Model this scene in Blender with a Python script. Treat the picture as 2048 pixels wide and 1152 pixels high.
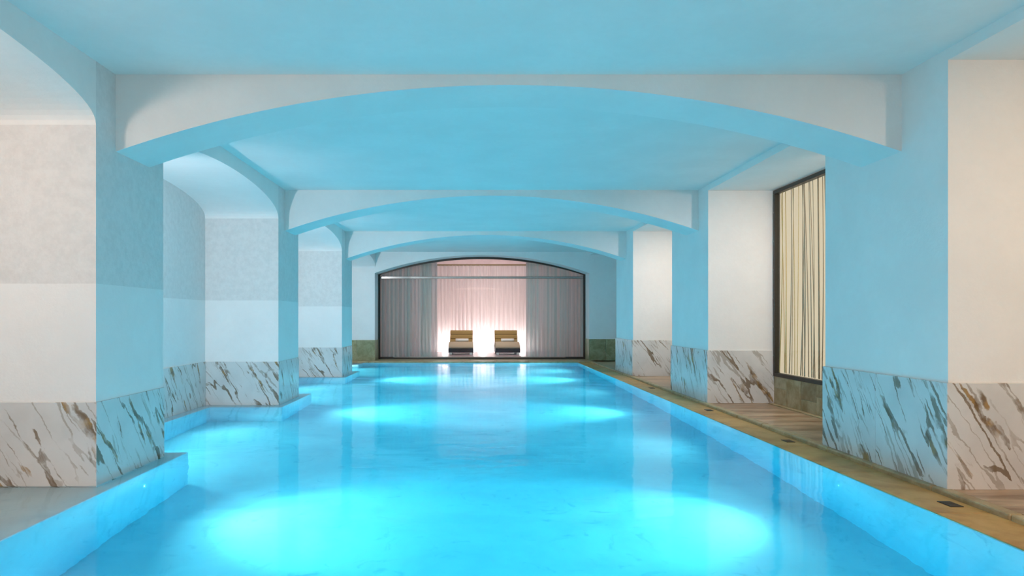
import bpy, bmesh, math, random
from mathutils import Vector, Matrix
random.seed(7)
for o in list(bpy.data.objects):
    bpy.data.objects.remove(o)
S = bpy.context.scene
C = S.collection
R = math.radians
F = 1365.0      # focal length in pixels of the 2048 px frame
H = 1.25        # camera height above the deck

# ------------------------------------------------------------------ camera
cd = bpy.data.cameras.new('camera'); cam = bpy.data.objects.new('camera', cd); C.objects.link(cam)
cd.sensor_width = 36; cd.lens = 36 * F / 2048
cd.shift_x = (1024 - 946) / 2048; cd.shift_y = (637 - 576) / 2048
cd.clip_start = 0.05; cd.clip_end = 200
cam.location = (0, 0, H); cam.rotation_euler = (R(90), 0, 0)
S.camera = cam

# ------------------------------------------------------------------ world, exposure
w = bpy.data.worlds.new('world'); S.world = w; w.use_nodes = True
w.node_tree.nodes['Background'].inputs[0].default_value = (0.55, 0.62, 0.68, 1)
w.node_tree.nodes['Background'].inputs[1].default_value = 0.0
S.view_settings.view_transform = 'Standard'; S.view_settings.look = 'None'
S.view_settings.gamma = 1; S.view_settings.use_curve_mapping = False
S.view_settings.exposure = 0.62

# ------------------------------------------------------------------ lights
def lamp(name, kind, loc, energy, color, target=None, **kw):
    l = bpy.data.lights.new(name, kind); l.energy = energy; l.color = color
    for k, v in kw.items(): setattr(l, k, v)
    o = bpy.data.objects.new(name, l); C.objects.link(o); o.location = loc
    if target is not None:
        d = Vector(target) - Vector(loc)
        o.rotation_euler = d.to_track_quat('-Z', 'Y').to_euler()
    return o
WARM = (1.0, 0.80, 0.64)
NEUT = (1.0, 0.93, 0.88)
# added warm fill panel, unseen, above the near end of the hall
lamp('lobby_fill', 'AREA', (0.3, -2.0, 3.2), 165, (1.0, 0.79, 0.68), (0.3, -2.0, 0), shape='RECTANGLE', size=6.0, size_y=3.6)
# underwater floodlights: a pair of beams at every pillar and wide ones in the niches; the wide ones across the pool are added fill
COOL = (0.95, 1.0, 0.99)
for y in (1.0, 5.6, 10.8, 15.8):
    for x, tx in ((2.98, 0.9), (-2.70, -0.6)):
        lamp('pool_light', 'SPOT', (x, y, -0.30), 150, COOL, (tx, y, -1.35), spot_size=R(72), spot_blend=0.75, shadow_soft_size=0.0)
    lamp('pool_light', 'SPOT', (-2.70, y, -0.40), 100, COOL, (3, y, -0.35), spot_size=R(150), spot_blend=0.8, shadow_soft_size=0.0)
    lamp('pool_light', 'SPOT', (3.0, y, -0.40), 50, COOL, (-3, y, -0.4), spot_size=R(150), spot_blend=0.8, shadow_soft_size=0.0)
for y in (3.2, 8.3, 13.4, 18.2):
    lamp('pool_light', 'SPOT', (3.0, y, -0.35), 60 if y < 17 else 130, COOL, (-3, y, -0.4), spot_size=R(160), spot_blend=0.9, shadow_soft_size=0.0)
for y in (8.2, 13.2, 18.0):
    for d in (-0.9, 0.9):
        lamp('pool_light', 'SPOT', (-3.78, y + d, -0.40), 42, COOL, (-2.2, y + d * 0.6, -1.1), spot_size=R(150), spot_blend=0.9, shadow_soft_size=0.0)
# downlights in the niches: warm on the deck side and at the lobby end; the white spots over the water are added fill, hidden behind the pillars
for y in (3.2, 8.4, 13.4):
    lamp('niche_light', 'SPOT', (4.15, y - 1.0, 3.05), (95 if y < 4 else 118), (1.0, 0.68, 0.46) if y < 4 else (1.0, 0.82, 0.72), (3.95, y + 1.6, 0.9), spot_size=R(105), spot_blend=1.0, shadow_soft_size=0.06)
lamp('niche_light', 'AREA', (-3.5, 3.0, 2.9), 19, (1.0, 0.74, 0.58), (-3.45, 4.6, 1.2), shape='DISK', size=0.3)
for y, e in ((6.55, 105), (11.5, 120), (16.5, 105)):
    lamp('niche_light', 'SPOT', (-3.5, y, 2.2), e, (0.98, 0.97, 1.0), (-3.45, y + 3.0, 1.0), spot_size=R(150), spot_blend=1.0, shadow_soft_size=0.02)

# ------------------------------------------------------------------ material helpers
MATS = {}
class N:
    def __init__(s, name):
        s.m = bpy.data.materials.new(name); s.m.use_nodes = True; s.t = s.m.node_tree
        s.t.nodes.clear(); s.out = s.t.nodes.new('ShaderNodeOutputMaterial'); MATS[name] = s.m
    def n(s, typ, ins=None, **kw):
        nd = s.t.nodes.new('ShaderNode' + typ)
        for k, v in kw.items(): setattr(nd, k, v)
        for k, v in (ins or {}).items():
            if hasattr(v, 'links') or isinstance(v, bpy.types.NodeSocket): s.t.links.new(v, nd.inputs[k])
            else: nd.inputs[k].default_value = v
        return nd
    def math(s, op, a, b=0.0, clamp=False):
        return s.n('Math', {0: a, 1: b}, operation=op, use_clamp=clamp).outputs[0]
    def smooth(s, v, a, b, lo=0.0, hi=1.0):
        return s.n('MapRange', {'Value': v, 'From Min': a, 'From Max': b, 'To Min': lo, 'To Max': hi}, interpolation_type='SMOOTHSTEP').outputs[0]
    def mix(s, f, a, b, blend='MIX'):
        nd = s.t.nodes.new('ShaderNodeMix'); nd.data_type = 'RGBA'; nd.blend_type = blend
        for k, v in ((0, f), (6, a), (7, b)):
            if isinstance(v, bpy.types.NodeSocket): s.t.links.new(v, nd.inputs[k])
            else: nd.inputs[k].default_value = v
        return nd.outputs[2]
    def noise(s, vec, scale, detail=4, rough=0.55, dist=0.0):
        return s.n('TexNoise', {'Vector': vec, 'Scale': scale, 'Detail': detail, 'Roughness': rough, 'Distortion': dist}).outputs[0]
    def obj(s): return s.n('TexCoord').outputs['Object']
    def world(s): return s.n('NewGeometry').outputs['Position']
    def bump(s, h, strength, dist):
        return s.n('Bump', {'Strength': strength, 'Distance': dist, 'Height': h}).outputs[0]
    def pbr(s, col, rough=0.5, normal=None, spec=0.5, metal=0.0):
        b = s.n('BsdfPrincipled', {'Base Color': col, 'Roughness': rough, 'Metallic': metal, 'Specular IOR Level': spec})
        if normal is not None: s.t.links.new(normal, b.inputs['Normal'])
        s.t.links.new(b.outputs[0], s.out.inputs[0]); return b

def c4(r, g, b): return (r, g, b, 1)

def plaster(name, col, band=None, bump=0.25):
    k = N(name); p = k.world()
    n1 = k.noise(p, 1.6, 5); n2 = k.noise(p, 14, 6, 0.65)
    a = k.mix(k.smooth(n1, 0.3, 0.7), c4(*[c * 0.95 for c in col]), c4(*col))
    a = k.mix(k.smooth(n2, 0.35, 0.75, 0, 0.35), a, c4(*[c * 0.93 for c in col]))
    hs = bump
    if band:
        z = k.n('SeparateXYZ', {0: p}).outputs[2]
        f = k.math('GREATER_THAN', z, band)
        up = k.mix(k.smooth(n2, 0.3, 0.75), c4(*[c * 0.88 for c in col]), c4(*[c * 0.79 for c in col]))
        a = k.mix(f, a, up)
    k.pbr(a, 0.75, k.bump(n2, hs, 0.012), 0.25)
plaster('plaster', (0.88, 0.87, 0.86))
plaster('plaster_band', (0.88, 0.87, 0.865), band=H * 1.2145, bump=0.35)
plaster('ceiling_plaster', (0.89, 0.88, 0.87), bump=0.12)

def marble(name, base):
    k = N(name); co = k.obj()
    rnd = k.n('ObjectInfo').outputs['Random']
    off = k.n('CombineXYZ', {0: k.math('MULTIPLY', rnd, 37.0), 1: 0.0, 2: k.math('MULTIPLY', rnd, 91.0)}).outputs[0]
    xyz = k.n('SeparateXYZ', {0: co})
    uv = k.n('CombineXYZ', {0: xyz.outputs[0], 1: 0.0, 2: xyz.outputs[2]}).outputs[0]
    rot = k.n('VectorRotate', {'Vector': uv, 'Axis': (0, 1, 0), 'Angle': R(33)}, rotation_type='AXIS_ANGLE').outputs[0]
    p = k.n('VectorMath', {0: rot, 1: off}, operation='ADD').outputs[0]
    wob = k.n('TexNoise', {'Vector': p, 'Scale': 5.0, 'Detail': 5, 'Roughness': 0.65}).outputs['Color']
    p2 = k.n('VectorMath', {0: p, 1: k.n('VectorMath', {0: wob, 1: (0.085, 0, 0.16)}, operation='MULTIPLY').outputs[0]}, operation='ADD').outputs[0]
    def layer(scale, wlo, whi, mscale, m0, m1, seed):
        q = k.n('VectorMath', {0: p2, 1: (1.0, 1, 0.13)}, operation='MULTIPLY').outputs[0]
        q = k.n('VectorMath', {0: q, 1: (seed, seed, seed)}, operation='ADD').outputs[0]
        n = k.noise(q, scale, 2, 0.5)
        d = k.math('ABSOLUTE', k.math('SUBTRACT', n, 0.5))
        qm = k.n('VectorMath', {0: p2, 1: (1.0, 1, 0.45)}, operation='MULTIPLY').outputs[0]
        qm = k.n('VectorMath', {0: qm, 1: (seed * 3, 0, seed)}, operation='ADD').outputs[0]
        mk = k.smooth(k.noise(qm, mscale, 4, 0.6), m0, m1)
        wdt = k.math('ADD', k.math('MULTIPLY', mk, whi - wlo), wlo)
        v = k.math('SUBTRACT', 1.0, k.math('DIVIDE', d, wdt), clamp=True)
        return k.math('MULTIPLY', k.smooth(v, 0.0, 0.32), mk), mk
    v1, m1 = layer(2.6, 0.002, 0.026, 4.2, 0.46, 0.62, 3.1)
    v2, _ = layer(4.6, 0.002, 0.022, 5.0, 0.42, 0.58, 11.7)
    v3, _ = layer(7.5, 0.002, 0.026, 3.2, 0.40, 0.58, 23.3)
    cloud = k.noise(p2, 2.2, 4)
    a = k.mix(k.smooth(cloud, 0.35, 0.75), c4(*base), c4(*[c * 0.86 for c in base]))
    a = k.mix(k.math('MULTIPLY', v3, 0.6), a, c4(0.30, 0.25, 0.20))
    a = k.mix(k.math('MULTIPLY', v2, 0.9), a, c4(0.20, 0.145, 0.095))
    vc = k.mix(k.smooth(k.noise(p2, 9, 3), 0.4, 0.6), c4(0.16, 0.10, 0.05), c4(0.34, 0.20, 0.06))
    a = k.mix(k.math('MULTIPLY', v1, 0.92), a, vc)
    k.pbr(a, 0.22, None, 0.45)
marble('marble', (0.72, 0.715, 0.71))

def stone(name, ca, cb, scale, stretch=(1, 1, 1), rough=0.35, var=0.3, bump=0.1):
    k = N(name); p = k.world()
    rnd = k.n('ObjectInfo').outputs['Random']
    off = k.n('CombineXYZ', {0: k.math('MULTIPLY', rnd, 13.0), 1: k.math('MULTIPLY', rnd, 29.0), 2: 0.0}).outputs[0]
    q = k.n('VectorMath', {0: p, 1: stretch}, operation='MULTIPLY').outputs[0]
    q = k.n('VectorMath', {0: q, 1: off}, operation='ADD').outputs[0]
    n1 = k.noise(q, scale, 6, 0.62, 0.6); n2 = k.noise(q, scale * 4.2, 5, 0.6)
    f = k.math('ADD', k.math('MULTIPLY', n1, 0.7), k.math('MULTIPLY', n2, 0.3))
    a = k.mix(k.smooth(f, 0.36, 0.64), c4(*ca), c4(*cb))
    br = k.math('ADD', k.math('MULTIPLY', rnd, var), 1.0 - var * 0.6)
    a = k.mix(1.0, a, k.n('CombineXYZ', {0: br, 1: br, 2: br}).outputs[0], 'MULTIPLY')
    k.pbr(a, rough, k.bump(n2, bump, 0.01), 0.4)
stone('deck_stone', (0.26, 0.14, 0.06), (0.66, 0.46, 0.30), 1.6, (0.55, 3.2, 1), 0.28, 0.35)
stone('gutter_stone', (0.42, 0.22, 0.055), (0.62, 0.38, 0.13), 2.0, (1, 1, 1), 0.42, 0.15)
stone('kerb_stone', (0.36, 0.25, 0.12), (0.52, 0.40, 0.22), 6.0, (1, 1, 1), 0.35, 0.3)
stone('plinth_stone', (0.30, 0.20, 0.085), (0.52, 0.42, 0.26), 2.6, (1, 1, 1), 0.3, 0.5)
stone('green_stone', (0.26, 0.26, 0.13), (0.42, 0.40, 0.24), 5.0, (1, 1, 1), 0.35, 0.2)
stone('lounge_floor', (0.30, 0.22, 0.24), (0.40, 0.31, 0.32), 3.0, (1, 1, 1), 0.3, 0.1)

def pool_mat():
    k = N('pool_marble'); p = k.world()
    n1 = k.noise(p, 0.9, 4, 0.55, 0.4); n2 = k.noise(p, 3.4, 5, 0.62, 1.4)
    v = k.math('ABSOLUTE', k.math('SUBTRACT', n2, 0.5))
    a = k.mix(k.smooth(n1, 0.35, 0.68), c4(0.74, 0.80, 0.82), c4(0.60, 0.68, 0.72))
    a = k.mix(k.smooth(v, 0.10, 0.26, 0, 0.6), a, c4(0.40, 0.50, 0.56))
    k.pbr(a, 0.5, None, 0.2)
pool_mat()

def water_mat():
    k = N('water'); p = k.world()
    q = k.n('VectorMath', {0: p, 1: (0.8, 1.5, 1)}, operation='MULTIPLY').outputs[0]
    h = k.math('ADD', k.noise(q, 1.3, 2, 0.5, 0.5), k.math('MULTIPLY', k.noise(q, 5.0, 2), 0.15))
    bm = k.bump(h, 0.16, 0.05)
    fr = k.n('Fresnel', {'IOR': 1.33, 'Normal': bm}).outputs[0]
    back = k.n('NewGeometry').outputs['Backfacing']
    fr = k.math('MULTIPLY', fr, k.math('ADD', k.math('MULTIPLY', back, 0.45), 0.55), True)
    rf = k.n('BsdfRefraction', {'Color': c4(1, 1, 1), 'Roughness': 0.05, 'IOR': 1.33, 'Normal': bm}).outputs[0]
    gl = k.n('BsdfGlossy', {'Color': c4(1, 1, 1), 'Roughness': 0.075, 'Normal': bm}).outputs[0]
    k.t.links.new(k.n('MixShader', {0: fr, 1: rf, 2: gl}).outputs[0], k.out.inputs[0])
    va = k.n('VolumeAbsorption', {'Color': c4(0.0, 0.89, 0.988), 'Density': 0.62}).outputs[0]
    k.t.links.new(va, k.out.inputs[1])
water_mat()

def glass_mat():
    k = N('glass')
    fr = k.n('Fresnel', {'IOR': 1.45}).outputs[0]
    fr = k.math('MULTIPLY', fr, k.math('SUBTRACT', 1.0, k.n('NewGeometry').outputs['Backfacing']), True)
    mx = k.n('MixShader', {0: fr, 1: k.n('BsdfTransparent', {0: c4(0.93, 0.97, 0.96)}).outputs[0],
                           2: k.n('BsdfGlossy', {'Roughness': 0.02}).outputs[0]}).outputs[0]
    k.t.links.new(mx, k.out.inputs[0])
glass_mat()

def cloth(name, col, transp, transl, col2=None):
    k = N(name); p = k.world()
    q = k.n('VectorMath', {0: p, 1: (1, 1, 0.02)}, operation='MULTIPLY').outputs[0]
    n = k.noise(q, 26, 3, 0.6)
    a = k.mix(k.smooth(n, 0.3, 0.7), c4(*[c * 0.80 for c in col]), c4(*col))
    if col2:
        q2 = k.n('VectorMath', {0: p, 1: (1, 0.2, 0.0)}, operation='MULTIPLY').outputs[0]
        a = k.mix(k.smooth(k.noise(q2, 3.0, 3, 0.6), 0.4, 0.6), a, c4(*col2))
    d = k.n('BsdfDiffuse', {0: a}).outputs[0]; t = k.n('BsdfTranslucent', {0: a}).outputs[0]
    m1 = k.n('MixShader', {0: transl, 1: d, 2: t}).outputs[0]
    m2 = k.n('MixShader', {0: transp, 1: m1, 2: k.n('BsdfTransparent', {0: c4(1, 1, 1)}).outputs[0]}).outputs[0]
    k.t.links.new(m2, k.out.inputs[0])
cloth('sheer_white', (0.86, 0.78, 0.77), 0.10, 0.45)
cloth('sheer_teal', (0.36, 0.58, 0.58), 0.22, 0.35, (0.62, 0.58, 0.58))

def plain(name, col, rough=0.5, metal=0.0, spec=0.4, nscale=40, nb=0.1):
    k = N(name); n = k.noise(k.obj(), nscale, 3)
    a = k.mix(k.smooth(n, 0.3, 0.7), c4(*[c * 0.88 for c in col]), c4(*col))
    k.pbr(a, rough, k.bump(n, nb, 0.004), spec, metal)
plain('bronze', (0.060, 0.056, 0.050), 0.38, 0.6, 0.5)
plain('steel', (0.45, 0.44, 0.42), 0.25, 1.0)
plain('dark_metal', (0.05, 0.05, 0.05), 0.4, 0.5)
plain('back_fabric', (0.30, 0.205, 0.075), 0.9, 0, 0.1, 60, 0.3)
plain('seat_fabric', (0.42, 0.34, 0.24), 0.9, 0, 0.1, 60, 0.3)
plain('base_leather', (0.035, 0.020, 0.030), 0.5, 0, 0.3)
plain('foot_white', (0.75, 0.75, 0.75), 0.3, 0.2)
plain('towel_white', (0.80, 0.80, 0.80), 0.95, 0, 0.1, 120, 0.5)
plain('lamp_white', (0.7, 0.7, 0.7), 0.4)
plain('wood_rail', (0.30, 0.20, 0.09), 0.5)
plain('reed_brown', (0.34, 0.24, 0.145), 0.7, 0, 0.2)
plain('reed_grey', (0.46, 0.37, 0.27), 0.7, 0, 0.2)
plain('reed_gold', (0.78, 0.55, 0.22), 0.6, 0, 0.2)
plain('lounge_paint', (0.72, 0.60, 0.60), 0.7, 0, 0.2, 3, 0.05)

def emit(name, col, strength):
    k = N(name); z = k.n('SeparateXYZ', {0: k.world()})
    e = k.n('Emission', {0: c4(*col), 1: strength}).outputs[0]
    k.t.links.new(e, k.out.inputs[0])
emit('backlit_panel', (1.0, 0.79, 0.56), 0.52)
emit('lamp_glow', (1.0, 0.92, 0.90), 6.0)

# ------------------------------------------------------------------ object helpers
def tag(o, label=None, cat=None, group=None, kind=None):
    for k, v in (('label', label), ('category', cat), ('group', group), ('kind', kind)):
        if v: o[k] = v
    return o
def empty(name, loc=(0, 0, 0)):
    o = bpy.data.objects.new(name, None); C.objects.link(o); o.location = loc; return o
def link(name, me, mat=None, parent=None, loc=(0, 0, 0), rot=(0, 0, 0)):
    """loc is in world space; parents here are unrotated empties or meshes"""
    o = bpy.data.objects.new(name, me); C.objects.link(o)
    if mat and not me.materials: me.materials.append(MATS[mat])
    base = Vector((0, 0, 0)); p = parent
    while p is not None: base += Vector(p.location); p = p.parent
    o.parent = parent; o.location = Vector(loc) - base; o.rotation_euler = rot
    return o
def box_mesh(sx, sy, sz, bev=0.0, name='piece', seg=1):
    """box centred in x and y, standing on z=0"""
    bm = bmesh.new(); bmesh.ops.create_cube(bm, size=1)
    for v in bm.verts: v.co = Vector((v.co.x * sx, v.co.y * sy, (v.co.z + 0.5) * sz))
    if bev: bmesh.ops.bevel(bm, geom=bm.edges[:], offset=bev, segments=seg, affect='EDGES', profile=0.5)
    me = bpy.data.meshes.new(name); bm.to_mesh(me); bm.free(); return me
def box(name, x0, x1, y0, y1, z0, z1, mat, parent=None, bev=0.0, seg=1):
    return link(name, box_mesh(x1 - x0, y1 - y0, z1 - z0, bev, name, seg), mat, parent, ((x0 + x1) / 2, (y0 + y1) / 2, z0))
def prism(name, prof, a0, a1, axis, mat, parent=None, smooth=False):
    """extrude a closed profile: axis 'y' -> prof is (x,z); axis 'x' -> prof is (y,z)"""
    n = len(prof); cx = sum(p[0] for p in prof) / n; zz = min(p[1] for p in prof); ca = (a0 + a1) / 2
    V = []
    for a in (a0, a1):
        for p, z in prof:
            V.append((p - cx, a - ca, z - zz) if axis == 'y' else (a - ca, p - cx, z - zz))
    bm = bmesh.new(); vs = [bm.verts.new(v) for v in V]
    bm.faces.new(vs[:n]); bm.faces.new(vs[n:])
    for i in range(n):
        j = (i + 1) % n
        f = bm.faces.new((vs[i], vs[j], vs[n + j], vs[n + i])); f.smooth = smooth
    bmesh.ops.recalc_face_normals(bm, faces=bm.faces[:])
    bmesh.ops.triangulate(bm, faces=[f for f in bm.faces if len(f.verts) > 4])
    me = bpy.data.meshes.new(name); bm.to_mesh(me); bm.free()
    loc = (cx, ca, zz) if axis == 'y' else (ca, cx, zz)
    return link(name, me, mat, parent, loc)
def grid(name, fn, nu, nv, mat, parent=None, loc=(0, 0, 0), smooth=True, close_u=False):
    V = [fn(i / nu, j / nv) for j in range(nv + 1) for i in range(nu + 1)]
    Fc = [(j * (nu + 1) + i, j * (nu + 1) + i + 1, (j + 1) * (nu + 1) + i + 1, (j + 1) * (nu + 1) + i) for j in range(nv) for i in range(nu)]
    me = bpy.data.meshes.new(name); me.from_pydata(V, [], Fc); me.update()
    for p in me.polygons: p.use_smooth = smooth
    return link(name, me, mat, parent, loc)
def cyl_mesh(r, h, n=16, name='round'):
    bm = bmesh.new(); bmesh.ops.create_cone(bm, cap_ends=True, segments=n, radius1=r, radius2=r, depth=h)
    for v in bm.verts: v.co.z += h / 2
    me = bpy.data.meshes.new(name); bm.to_mesh(me); bm.free(); return me

# ------------------------------------------------------------------ layout (metres; y runs away from the camera)
XL, XR = -2.90, 3.48            # faces of the two pillar rows
NL, NR = -3.99, 4.45            # backs of the niches
ZC = 3.23                       # ceiling
ZS, ZK = 2.605, 3.145           # springing and crown of the cross arches
Y_END, Y_GLASS, Y_BACK = 20.3, 21.05, -4.2
POOL_X, POOL_Y0, POOL_Y1 = 3.06, 0.9, 19.85
ZW = -0.038; ZF = -1.35
LP = [(0.2, 1.3), (5.25, 6.39), (10.17, 11.33), (15.10, 16.34)]
RP = [(-0.5, 1.2), (5.0, 6.74), (10.10, 11.93), (14.84, 16.56)]
RIB = [(0.5, 1.1), (5.54, 6.12), (10.53, 11.14), (15.50, 16.08)]
WHERE = ['beyond the first arch, at the lobby end', 'farthest from the curtained lounge', 'between the two others of its row', 'nearest the curtained lounge']

# ------------------------------------------------------------------ shell
st = 'structure'
tag(box('ceiling', NL - 0.3, NR + 0.3, Y_BACK - 0.3, Y_GLASS + 0.2, ZC, ZC + 0.2, 'ceiling_plaster'), 'smooth plaster ceiling above the pool, tinted cyan by the water', 'ceiling', kind=st)
tag(box('wall_left', NL - 0.25, NL, Y_BACK, Y_END, -1.3, ZC, 'plaster_band'), 'pale plaster wall at the back of the water-side niches', 'wall', kind=st)
tag(box('wall_back', NL, NR, Y_BACK - 0.25, Y_BACK, -0.1, ZC, 'plaster'), 'plain plaster wall at the lobby end of the hall', 'wall', kind=st)

# end wall with the arched opening
def arc(x0, x1, zs, zk, n=40):
    half = (x1 - x0) / 2; rise = zk - zs; rad = (half * half + rise * rise) / (2 * rise); cx = (x0 + x1) / 2; cz = zk - rad
    a = math.asin(half / rad)
    return [(cx + rad * math.sin(-a + 2 * a * i / n), cz + rad * math.cos(-a + 2 * a * i / n)) for i in range(n + 1)]
OX0, OX1 = XL - 0.02, XR - 0.02
prof = [(NL, -0.1), (OX0, -0.1)] + arc(OX0, OX1, ZS, ZK) + [(OX1, -0.1), (NR, -0.1), (NR, ZC), (NL, ZC)]
we = tag(prism('wall_end', prof, Y_END, Y_GLASS + 0.1, 'y', 'plaster'), 'plaster end wall with a wide arched opening to the lounge', 'wall', kind=st)

# cross arches
for i, (y0, y1) in enumerate(RIB):
    a = arc(XL, XR, ZS, ZK, 56)
    o = prism('arch_rib', a + [(XR, ZC + 0.02), (XL, ZC + 0.02)], y0, y1, 'y', 'plaster')
    tag(o, ['shallow plaster arch across the hall at the lobby end', 'shallow plaster arch across the pool, farthest from the curtained lounge',
            'shallow plaster arch across the pool, middle one of three', 'shallow plaster arch across the pool, closest to the curtained lounge'][i], 'arch', 'arches across the pool', st)

# niche arches on the water side
def ell(y0, y1, zs, zk, n=36):
    c = (y0 + y1) / 2; h = (y1 - y0) / 2
    return [(c - h * math.cos(math.pi * i / n), zs + (zk - zs) * math.sin(math.pi * i / n) ** 0.9) for i in range(n + 1)]
edges = [LP[0][1]] + [v for p in LP[1:] for v in p] + [Y_END]
nl = ['at the lobby end', 'between the two pillars farthest from the lounge', 'between the two pillars closest to the lounge', 'against the end wall of the lounge']
for i in range(4):
    y0, y1 = edges[2 * i], edges[2 * i + 1]
    o = prism('niche_arch', ell(y0, y1, 2.74, 3.06) + [(y1, ZC + 0.01), (y0, ZC + 0.01)], NL, XL, 'x', 'plaster')
    tag(o, 'curved plaster vault over the water-side niche ' + nl[i], 'arch', 'vaults of the water-side niches', st)
# flat lintels on the deck side
redges = [RP[0][1]] + [v for p in RP[1:] for v in p] + [Y_END]
for i in range(4):
    o = box('lintel', XR, NR, redges[2 * i], redges[2 * i + 1], ZK, ZC + 0.01, 'plaster')
    tag(o, 'flat plaster lintel over the deck-side niche ' + nl[i], 'lintel', 'lintels of the deck-side niches', st)

# ------------------------------------------------------------------ pillars with marble slabs
def slab(parent, p0, p1, z0, z1, th, mat='marble'):
    """slab whose outer face runs from p0 to p1 (seen from outside left to right)"""
    d = Vector((p1[0] - p0[0], p1[1] - p0[1], 0)); L = d.length; ang = math.atan2(d.y, d.x)
    me = box_mesh(L - 0.003, th, z1 - z0, 0.002, 'marble_slab')
    mid = Vector(((p0[0] + p1[0]) / 2, (p0[1] + p1[1]) / 2, z0)); n = Vector((-d.y, d.x, 0)).normalized()
    return link('marble_slab', me, mat, parent, mid + n * th / 2, (0, 0, ang))
ML, MR = 0.485 * H, 0.622 * H
TH = 0.028
for i, (y0, y1) in enumerate(LP):
    p = box('pillar', NL, XL, y0, y1, -1.2, ZC, 'plaster_band')
    tag(p, 'plaster pillar with marble base standing in the water, ' + WHERE[i], 'pillar', 'pillars standing in the water', st)
    e = 0.008
    slab(p, (NL + 0.01, y0 - e), (XL + e, y0 - e), -0.30, ML, TH)
    slab(p, (XL + e, y0 - e), (XL + e, y1 + e), -0.30, ML, TH)
    slab(p, (XL + e, y1 + e), (NL + 0.01, y1 + e), -0.30, ML, TH)
for i, (y0, y1) in enumerate(RP):
    p = box('pillar', XR, NR + 0.2, y0, y1, -0.1, ZC, 'plaster')
    tag(p, 'plaster pillar with tall marble base on the stone deck, ' + WHERE[i], 'pillar', 'pillars on the deck', st)
    e = 0.02; ym = y0 + (y1 - y0) * 0.50
    slab(p, (XR - e, y0 - e), (NR, y0 - e), 0.0, MR, 0.04)
    slab(p, (XR - e, ym), (XR - e, y0 - e), 0.0, MR, 0.04)
    slab(p, (XR - e, y1 + e), (XR - e, ym), 0.0, MR, 0.04)
    slab(p, (NR, y1 + e), (XR - e, y1 + e), 0.0, MR, 0.04)
# marble base along the niche walls on the water side
bl = empty('baseboard_left', (NL, 8, 0)); tag(bl, 'marble wainscot at the waterline along the back of the niches', 'wainscot', kind=st)
for i in range(4):
    y0, y1 = edges[2 * i], edges[2 * i + 1]; n = 2
    for j in range(n):
        a, b = y0 + (y1 - y0) * j / n, y0 + (y1 - y0) * (j + 1) / n
        if i == 3 and j == 1: continue
        slab(bl, (NL + 0.012, a), (NL + 0.012, b), -0.30, ML, 0.02)
# stone base on the end wall
be = empty('baseboard_end', (0, Y_END, 0)); tag(be, 'greenish stone base on both sides of the lounge opening', 'wainscot', kind=st)
for x0, x1, h in ((NL, -3.45, ML), (-3.45, OX0, ML), (OX1, 3.95, MR * 0.82), (3.95, NR, MR * 0.82)):
    box('stone_slab', x0 + 0.002, x1 - 0.002, Y_END - 0.02, Y_END + 0.01, -0.02, h, 'green_stone', be, 0.003)
for x, s in ((OX0, 1), (OX1, -1)):
    box('stone_slab', min(x, x + 0.012 * s), max(x, x + 0.012 * s), Y_END - 0.02, Y_GLASS - 0.05, -0.02, ML if s > 0 else MR * 0.82, 'green_stone', be, 0.002)

# ------------------------------------------------------------------ pool shell
ps = empty('pool_basin', (0, 10, ZF)); tag(ps, 'pale marble pool basin with shallow ledges under the pillars', 'pool', kind=st)
box('pool_bottom', NL - 0.2, POOL_X + 0.4, POOL_Y0 - 0.3, POOL_Y1 + 0.3, ZF - 0.25, ZF, 'pool_marble', ps)
box('pool_side', POOL_X, XR - 0.04, POOL_Y0 - 0.3, POOL_Y1 + 0.3, ZF, -0.075, 'pool_marble', ps)
box('pool_side', NL, POOL_X, POOL_Y1, POOL_Y1 + 0.3, ZF, -0.075, 'pool_marble', ps)
box('pool_side', NL, POOL_X, POOL_Y0 - 0.3, POOL_Y0, ZF, -0.075, 'pool_marble', ps)
for x1, y0, y1, zt in ((-2.76, POOL_Y0, 6.62, -0.085), (-2.78, 9.95, 11.75, -0.085), (-2.78, 14.9, 16.75, -0.085), (-3.2, 19.1, POOL_Y1, -0.085)):
    box('ledge', NL, x1, y0, y1, ZF, zt, 'pool_marble', ps, 0.01)
for y0, y1 in ((6.62, 9.95), (11.75, 14.9), (16.75, 19.1)):
    box('ledge', NL, NL + 0.16, y0, y1, ZF, -0.085, 'pool_marble', ps, 0.01)

wpoly = [(POOL_X + 0.004, POOL_Y0 - 0.02), (POOL_X + 0.004, POOL_Y1 + 0.03), (NL, POOL_Y1 + 0.03)]
for y0, y1 in reversed(LP[1:]): wpoly += [(NL, y1), (XL, y1), (XL, y0), (NL, y0)]
wpoly += [(NL, LP[0][1]), (XL, LP[0][1]), (XL, POOL_Y0 - 0.02)]
bm = bmesh.new(); wv = [bm.verts.new((x, y - 10, z)) for z in (ZF - 0.1, ZW) for x, y in wpoly]; nw = len(wpoly)
bm.faces.new(wv[:nw]); bm.faces.new(wv[nw:])
for i in range(nw): bm.faces.new((wv[i], wv[(i + 1) % nw], wv[nw + (i + 1) % nw], wv[nw + i]))
bmesh.ops.recalc_face_normals(bm, faces=bm.faces[:])
me = bpy.data.meshes.new('pool_water'); bm.to_mesh(me); bm.free()
wt = link('pool_water', me, 'water', None, (0, 10, 0))
tag(wt, 'clear turquoise water filling the long pool', 'water', kind='stuff')

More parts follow.
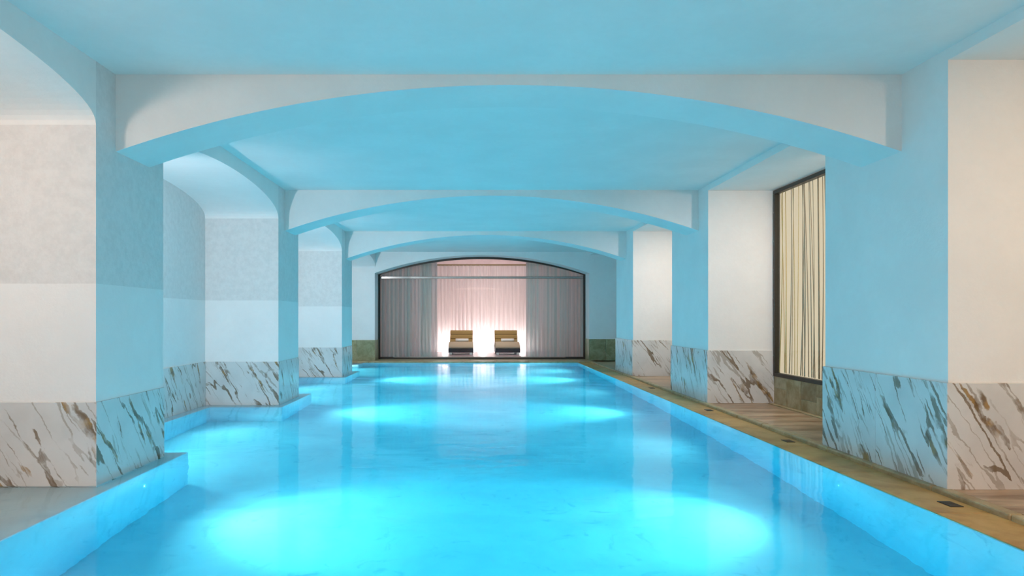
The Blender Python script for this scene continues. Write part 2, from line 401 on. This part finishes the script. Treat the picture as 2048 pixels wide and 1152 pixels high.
# gutter under the overflow on the deck side, kerb stones and deck planks
gt = empty('gutter', (3.26, 10, -0.1)); tag(gt, 'brown stone overflow gutter between the pool rim and the kerb', 'gutter', kind=st)
n = 16; L = (POOL_Y1 + 0.28 - POOL_Y0) / n
gm = box_mesh(XR - 0.03 - POOL_X, L - 0.004, 0.025, 0.003, 'gutter_stone')
for i in range(n): link('gutter_stone', gm, 'gutter_stone', gt, ((POOL_X + XR - 0.03) / 2, POOL_Y0 + L * (i + 0.5), -0.060))
def drain(y):
    e = empty('gutter_drain', (3.30, y, -0.035))
    box('drain_plate', 3.255, 3.345, y - 0.07, y + 0.07, -0.035, -0.030, 'dark_metal', e, 0.001)
    for k in range(4): box('drain_slot', 3.262, 3.338, y - 0.052 + k * 0.03, y - 0.038 + k * 0.03, -0.030, -0.0285, 'bronze', e)
    return e
for y, t in ((4.72, 'beside the pillar farthest from the lounge'), (7.15, 'past the pillar farthest from the lounge'), (9.55, 'just before the middle pillar of the deck'), (12.6, 'past the middle pillar of the deck')):
    tag(drain(y), 'small dark drain plate in the brown gutter ' + t, 'drain', 'gutter drains')

fl = empty('floor', (4, 10, 0)); tag(fl, 'brown striped stone deck with a kerb along the gutter', 'floor', kind=st)
box('floor_base', XR - 0.02, NR + 0.1, Y_BACK, Y_END + 0.1, -0.2, -0.02, 'gutter_stone', fl)
n = 26; y0k, y1k = 0.6, Y_END - 0.25; L = (y1k - y0k) / n
km = box_mesh(0.095, L - 0.004, 0.085, 0.016, 'kerb_stone', 3)
for i in range(n): link('kerb_stone', km, 'kerb_stone', fl, (XR - 0.018, y0k + L * (i + 0.5), -0.08))
for a, b in [(1.2, 5.0), (6.74, 10.10), (11.93, 14.84), (16.56, 20.28)]:
    k = round((b - a) / 0.42); Lp = (b - a) / k
    pm = box_mesh(NR - 0.12 - (XR + 0.032), Lp - 0.004, 0.02, 0.002, 'stone_plank')
    for j in range(k): link('stone_plank', pm, 'deck_stone', fl, ((NR - 0.12 + XR + 0.032) / 2, a + Lp * (j + 0.5), -0.02))
    box('slot_drain', NR - 0.118, NR - 0.085, a, b, -0.03, -0.012, 'dark_metal', fl)
    box('edge_strip', NR - 0.083, NR, a, b, -0.02, 0.0, 'kerb_stone', fl, 0.002)
# coping at the far end and the lobby floor
n = 9; Lx = (NR - 0.0 - NL) / n
for i in range(n): box('coping_stone', NL + Lx * i + 0.002, NL + Lx * (i + 1) - 0.002, POOL_Y1 + 0.02, Y_END + 0.0, -0.10, 0.0, 'kerb_stone', fl, 0.012, 2)
for i in range(9): box('threshold_stone', OX0 + (OX1 - OX0) * i / 9 + 0.002, OX0 + (OX1 - OX0) * (i + 1) / 9 - 0.002, Y_END + 0.004, Y_GLASS + 0.1, -0.10, 0.0, 'kerb_stone', fl, 0.004)
for i in range(12):
    for j in range(6):
        x0 = NL + (XR - NL) / 12 * i; yy = Y_BACK + (POOL_Y0 - 0.02 - Y_BACK) / 6 * j
        box('stone_tile', x0 + 0.002, x0 + (XR - NL) / 12 - 0.002, yy + 0.002, yy + (POOL_Y0 - 0.02 - Y_BACK) / 6 - 0.002, -0.12, 0.0, 'deck_stone', fl, 0.003)

# ------------------------------------------------------------------ deck-side wall with backlit reed windows
wr = empty('wall_right', (NR, 10, 0)); tag(wr, 'outer wall of the deck-side niches with stone tiles under the windows', 'wall', kind=st)
box('wall_plaster', NR + 0.45, NR + 0.6, Y_BACK, Y_END, -0.1, ZC, 'plaster', wr)
box('wall_plaster', NR, NR + 0.45, 16.56, Y_END, -0.05, ZC, 'plaster', wr)
box('wall_plaster', NR, NR + 0.45, Y_BACK, -0.5, -0.05, ZC, 'plaster', wr)
ZB, ZT = 0.40, 3.135
reed_meshes = []
for k in range(8):
    wd = random.uniform(0.010, 0.030); hgt = ZT - ZB - 0.12
    bend = random.uniform(-0.04, 0.04)
    V = []; Fc = []
    m = 6
    for j in range(m + 1):
        t = j / m; ww = wd * (1 - 0.55 * t); xx = bend * math.sin(math.pi * t)
        for (a, b) in ((-ww / 2, 0.0), (ww / 2, 0.0), (ww / 2, 0.006), (-ww / 2, 0.006)): V.append((b, xx + a, t * hgt))
    for j in range(m):
        for q in range(4): Fc.append((4 * j + q, 4 * j + (q + 1) % 4, 4 * j + 4 + (q + 1) % 4, 4 * j + 4 + q))
    Fc += [(3, 2, 1, 0), (4 * m, 4 * m + 1, 4 * m + 2, 4 * m + 3)]
    for col in ('reed_brown', 'reed_grey', 'reed_gold'):
        me = bpy.data.meshes.new('reed'); me.from_pydata(V, [], Fc); me.materials.append(MATS[col]); me.update()
        reed_meshes.append((col, me))
for i, (a, b) in enumerate([(1.2, 5.0), (6.74, 10.10), (11.93, 14.84)]):
    wn = empty('window_%d' % (i + 2), (NR, (a + b) / 2, ZB))
    tag(wn, ['backlit window of slanting dried reeds in the niche at the lobby end', 'backlit golden window of slanting reeds beside the middle deck pillar',
             'backlit reed window in the niche closest to the lounge'][i], 'window', 'reed windows of the deck side', st)
    a2, b2 = a + 0.02, b - 0.022; fw = 0.055
    box('frame_bar', NR - 0.02, NR + 0.06, a2, b2, ZB, ZB + fw, 'bronze', wn, 0.004)
    box('frame_bar', NR - 0.02, NR + 0.06, a2, b2, ZT - fw, ZT, 'bronze', wn, 0.004)
    box('frame_bar', NR - 0.02, NR + 0.06, a2, a2 + fw, ZB + fw, ZT - fw, 'bronze', wn, 0.004)
    box('frame_bar', NR - 0.02, NR + 0.06, b2 - fw, b2, ZB + fw, ZT - fw, 'bronze', wn, 0.004)
    for k in range(6): box('bead', NR - 0.026, NR - 0.018, b2 - fw + 0.02, b2 - fw + 0.035, ZB + 0.3 + k * 0.42, ZB + 0.315 + k * 0.42, 'steel', wn)
    box('pane', NR + 0.012, NR + 0.020, a2 + fw, b2 - fw, ZB + fw, ZT - fw, 'glass', wn)
    box('backlit_panel', NR + 0.085, NR + 0.095, a, b, ZB, ZT, 'backlit_panel', wn)
    n = 50
    for k in range(n):
        yy = a2 + fw + 0.03 + (b2 - a2 - 2 * fw - 0.06) * (k + random.uniform(0.1, 0.9)) / n
        far = (yy - a) / (b - a)
        r = random.random(); col = 'reed_gold' if r < (0.12 + 0.75 * max(0, far - 0.72) / 0.28) else ('reed_brown' if r < 0.62 else 'reed_grey')
        me = random.choice([m_ for c_, m_ in reed_meshes if c_ == col])
        o = link('reed', me, None, wn, (NR + 0.026 + random.uniform(0, 0.03), yy, ZB + fw + 0.01), (R(random.gauss(0, 1.5)), 0, 0))
    # stone tiles under the window
    cols = round((b - a) / 0.42); tl = (b - a) / cols
    for c in range(cols):
        if c % 3 == 1: rows = [(0, 0.235), (0.235, ZB)]
        elif c % 3 == 2: rows = [(0, 0.16), (0.16, ZB)]
        else: rows = [(0, ZB)]
        for z0, z1 in rows:
            box('stone_tile', NR + random.uniform(-0.004, 0.0), NR + 0.03, a + tl * c + 0.0015, a + tl * (c + 1) - 0.0015, z0 + 0.001, z1 - 0.001, 'plinth_stone', wr, 0.002)
    box('plinth_core', NR + 0.02, NR + 0.16, a, b, -0.05, ZB, 'plinth_stone', wr)

# ------------------------------------------------------------------ glazed arch to the lounge
wg = empty('window_1', (0.28, Y_GLASS, 0)); tag(wg, 'wide arched glass screen in a dark bronze frame before the lounge', 'window', kind=st)
yg = Y_GLASS
def ring(t0, t1, y0, y1, name):
    oa = arc(OX0 + t0, OX1 - t0, ZS - t0 * 0.2, ZK - t0); ia = arc(OX0 + t1, OX1 - t1, ZS - t1 * 0.2, ZK - t1)
    return prism(name, oa + ia[::-1], y0, y1, 'y', 'bronze', wg)
ring(0.0, 0.065, yg - 0.05, yg + 0.03, 'frame_arch')
box('frame_post', OX0, OX0 + 0.065, yg - 0.05, yg + 0.03, 0.0, ZS, 'bronze', wg, 0.004)
box('frame_post', OX1 - 0.065, OX1, yg - 0.05, yg + 0.03, 0.0, ZS, 'bronze', wg, 0.004)
box('frame_sill', OX0 + 0.065, OX1 - 0.065, yg - 0.05, yg + 0.03, 0.0, 0.07, 'bronze', wg, 0.004)
box('track', -2.45, 2.85, yg - 0.058, yg - 0.05, 0.05, 0.072, 'steel', wg, 0.002)
ZR = 2.475
box('transom', OX0 + 0.065, OX1 - 0.065, yg - 0.05, yg + 0.03, ZR, ZR + 0.07, 'steel', wg, 0.006)
for x0, x1 in ((OX0 + 0.065, 0.28), (0.28, OX1 - 0.065)):
    box('pane', x0, x1 - 0.001, yg - 0.012, yg - 0.004, 0.07, ZR, 'glass', wg)
ia = arc(OX0 + 0.065, OX1 - 0.065, ZS - 0.013, ZK - 0.065)
prism('pane', ia + [(OX1 - 0.065, ZR + 0.07), (OX0 + 0.065, ZR + 0.07)], yg - 0.012, yg - 0.004, 'y', 'glass', wg)

# ------------------------------------------------------------------ lounge behind the glass
YB = 25.6; ZL = 3.62
lf = tag(box('floor_lounge', -4.3, 4.9, Y_GLASS + 0.1, 27.2, -0.15, 0.0, 'lounge_floor'), 'mauve stone floor of the lounge behind the glass', 'floor', kind=st)
tag(box('ceiling_lounge', -4.3, 4.9, Y_GLASS + 0.1, 27.2, ZL, ZL + 0.1, 'lounge_paint'), 'pinkish ceiling of the lounge behind the glass', 'ceiling', kind=st)
tag(box('wall_lounge_left', -4.5, -4.3, Y_GLASS + 0.1, 27.2, 0, ZL, 'lounge_paint'), 'pink painted side wall of the lounge, on the water side', 'wall', kind=st)
tag(box('wall_lounge_right', 4.9, 5.1, Y_GLASS + 0.1, 27.2, 0, ZL, 'lounge_paint'), 'pink painted side wall of the lounge, on the deck side', 'wall', kind=st)
tag(box('wall_lounge_back', -4.3, 4.9, 27.2, 27.4, 0, ZL, 'lounge_paint'), 'pink painted wall behind the pale lounge curtain', 'wall', kind=st)
tag(box('wall_lounge_front', -4.3, 4.9, Y_GLASS + 0.1, Y_GLASS + 0.2, ZC, ZL, 'lounge_paint'), 'pink painted strip of wall over the arched glass screen', 'wall', kind=st)

def curtain(name, x0, x1, y, z1, amp, pitch, mat, label, group=None, seed=1):
    rr = random.Random(seed); nn = int((x1 - x0) / pitch * 8)
    ph = [rr.uniform(0, 6.28) for _ in range(6)]
    def fn(u, v):
        x = x0 + (x1 - x0) * u
        p = x / pitch * 2 * math.pi + 1.3 * math.sin(x * 2.1 + ph[0]) + 0.9 * math.sin(x * 5.3 + ph[1])
        a = amp * (0.65 + 0.35 * math.sin(x * 1.7 + ph[2])) * (0.55 + 0.45 * (1 - v))
        return (x - (x0 + x1) / 2 + 0.25 * a * math.sin(2 * p), a * math.sin(p) + 0.3 * a * math.sin(2.3 * p + ph[3]), 0.02 + (z1 - 0.02) * v)
    root = empty(name, ((x0 + x1) / 2, y, 0))
    grid('cloth', fn, nn, 8, mat, root, ((x0 + x1) / 2, y, 0))
    box('header', x0, x1, y - 0.02, y + 0.02, z1 - 0.01, z1 + 0.05, 'wood_rail', root, 0.004)
    tag(root, label, 'curtain', group)
    return root
curtain('curtain', -3.9, 4.5, YB, 3.24, 0.055, 0.15, 'sheer_white', 'pale pink sheer curtain glowing behind the two loungers', seed=3)
curtain('curtain', -3.05, -1.13, 21.62, 3.40, 0.045, 0.13, 'sheer_teal', 'grey sheer curtain behind the glass, on the water side', 'grey curtains behind the glass', 5)
curtain('curtain', 1.68, 3.62, 21.62, 3.40, 0.045, 0.13, 'sheer_teal', 'grey sheer curtain behind the glass, on the deck side', 'grey curtains behind the glass', 9)

# floor uplights behind the pale curtain
def uplight(x, energy, label):
    e = empty('floor_uplight', (x, YB + 0.45, 0))
    link('housing', cyl_mesh(0.11, 0.10, 20), 'lamp_white', e, (x, YB + 0.45, 0))
    link('lens', cyl_mesh(0.095, 0.01, 20), 'lamp_glow', e, (x, YB + 0.45, 0.10))
    l = lamp('uplight_lamp', 'POINT', (x, YB + 0.42, 0.28), energy, (1.0, 0.90, 0.90), shadow_soft_size=0.1)
    tag(e, label, 'lamp', 'uplights behind the curtain')
for x, en, t in ((-1.05, 42, 'beside the lounger on the water side'), (0.36, 66, 'between the two loungers'), (1.85, 42, 'beside the lounger on the deck side')):
    uplight(x, en, 'white floor uplight glowing behind the pale curtain ' + t)
lamp('lounge_light', 'AREA', (0.3, 23.2, 3.5), 78, (1.0, 0.82, 0.78), (0.3, 24.2, 0), shape='RECTANGLE', size=3.5, size_y=0.5)

# ------------------------------------------------------------------ loungers and towels
def lounger(cx, y0, label, W=0.86):
    e = empty('lounger', (cx, y0 + 0.85, 0))
    x0, x1 = cx - W / 2, cx + W / 2
    prism('base', [(y0 + 0.02, 0.07), (y0, 0.20), (y0 + 0.03, 0.215), (y0 + 1.30, 0.215), (y0 + 1.55, 0.30), (y0 + 1.60, 0.20), (y0 + 1.45, 0.07)], x0, x1, 'x', 'base_leather', e)
    # seat: rounded front nose rising to the thigh crest
    seat = [(y0 + 0.02, 0.215), (y0 - 0.015, 0.235), (y0, 0.27), (y0 + 0.08, 0.33), (y0 + 0.25, 0.395), (y0 + 0.50, 0.43), (y0 + 0.72, 0.425), (y0 + 0.95, 0.39), (y0 + 1.10, 0.375), (y0 + 1.12, 0.215)]
    s = prism('seat_cushion', seat, x0 + 0.005, x1 - 0.005, 'x', 'seat_fabric', e, True)
    m = s.modifiers.new('bevel', 'BEVEL'); m.width = 0.02; m.segments = 2; m.limit_method = 'ANGLE'; m.angle_limit = R(50)
    # three stacked sections of the reclined back
    for k in range(3):
        a = k / 3; b = (k + 1) / 3
        def pt(t, off): return (y0 + 1.06 + 0.44 * t + off * 0.85, 0.36 + 0.47 * t - off * 0.45)
        pr = [pt(a + 0.01, 0), (pt((a + b) / 2, 0)[0] - 0.02, pt((a + b) / 2, 0)[1] + 0.008), pt(b - 0.01, 0), pt(b - 0.01, 0.13), pt(a + 0.01, 0.13)]
        q = prism('back_cushion', pr, x0 + 0.02, x1 - 0.02, 'x', 'back_fabric', e)
        m = q.modifiers.new('bevel', 'BEVEL'); m.width = 0.018; m.segments = 2
    fm = box_mesh(0.10, 0.06, 0.075, 0.008, 'foot')
    for fx in (x0 + 0.08, x1 - 0.08):
        for fy in (y0 + 0.035, y0 + 1.35): link('foot', fm, 'foot_white', e, (fx, fy, 0))
    tag(e, label, 'lounger', 'upholstered loungers in the lounge')
    # rolled towel lying across the seat
    tr = 0.062; tl = 0.46
    def fn(u, v):
        th = u * 2 * math.pi * 2.6; r = tr * (0.35 + 0.65 * u)
        return (tl * (v - 0.5), r * math.cos(th), r * math.sin(th))
    t = grid('rolled_towel', fn, 60, 4, 'towel_white', None, (cx + 0.03, y0 + 0.80, 0.415 + tr))
    m = t.modifiers.new('solid', 'SOLIDIFY'); m.thickness = 0.012; m.offset = -1
    return t
t = lounger(-0.42, 23.5, 'brown upholstered lounger on a dark base, on the water side of the lounge')
tag(t, 'white rolled towel on the lounger on the water side of the lounge', 'towel', 'rolled towels')
t = lounger(1.20, 23.5, 'brown upholstered lounger on a dark base, on the deck side of the lounge')
tag(t, 'white rolled towel on the lounger on the deck side of the lounge', 'towel', 'rolled towels')
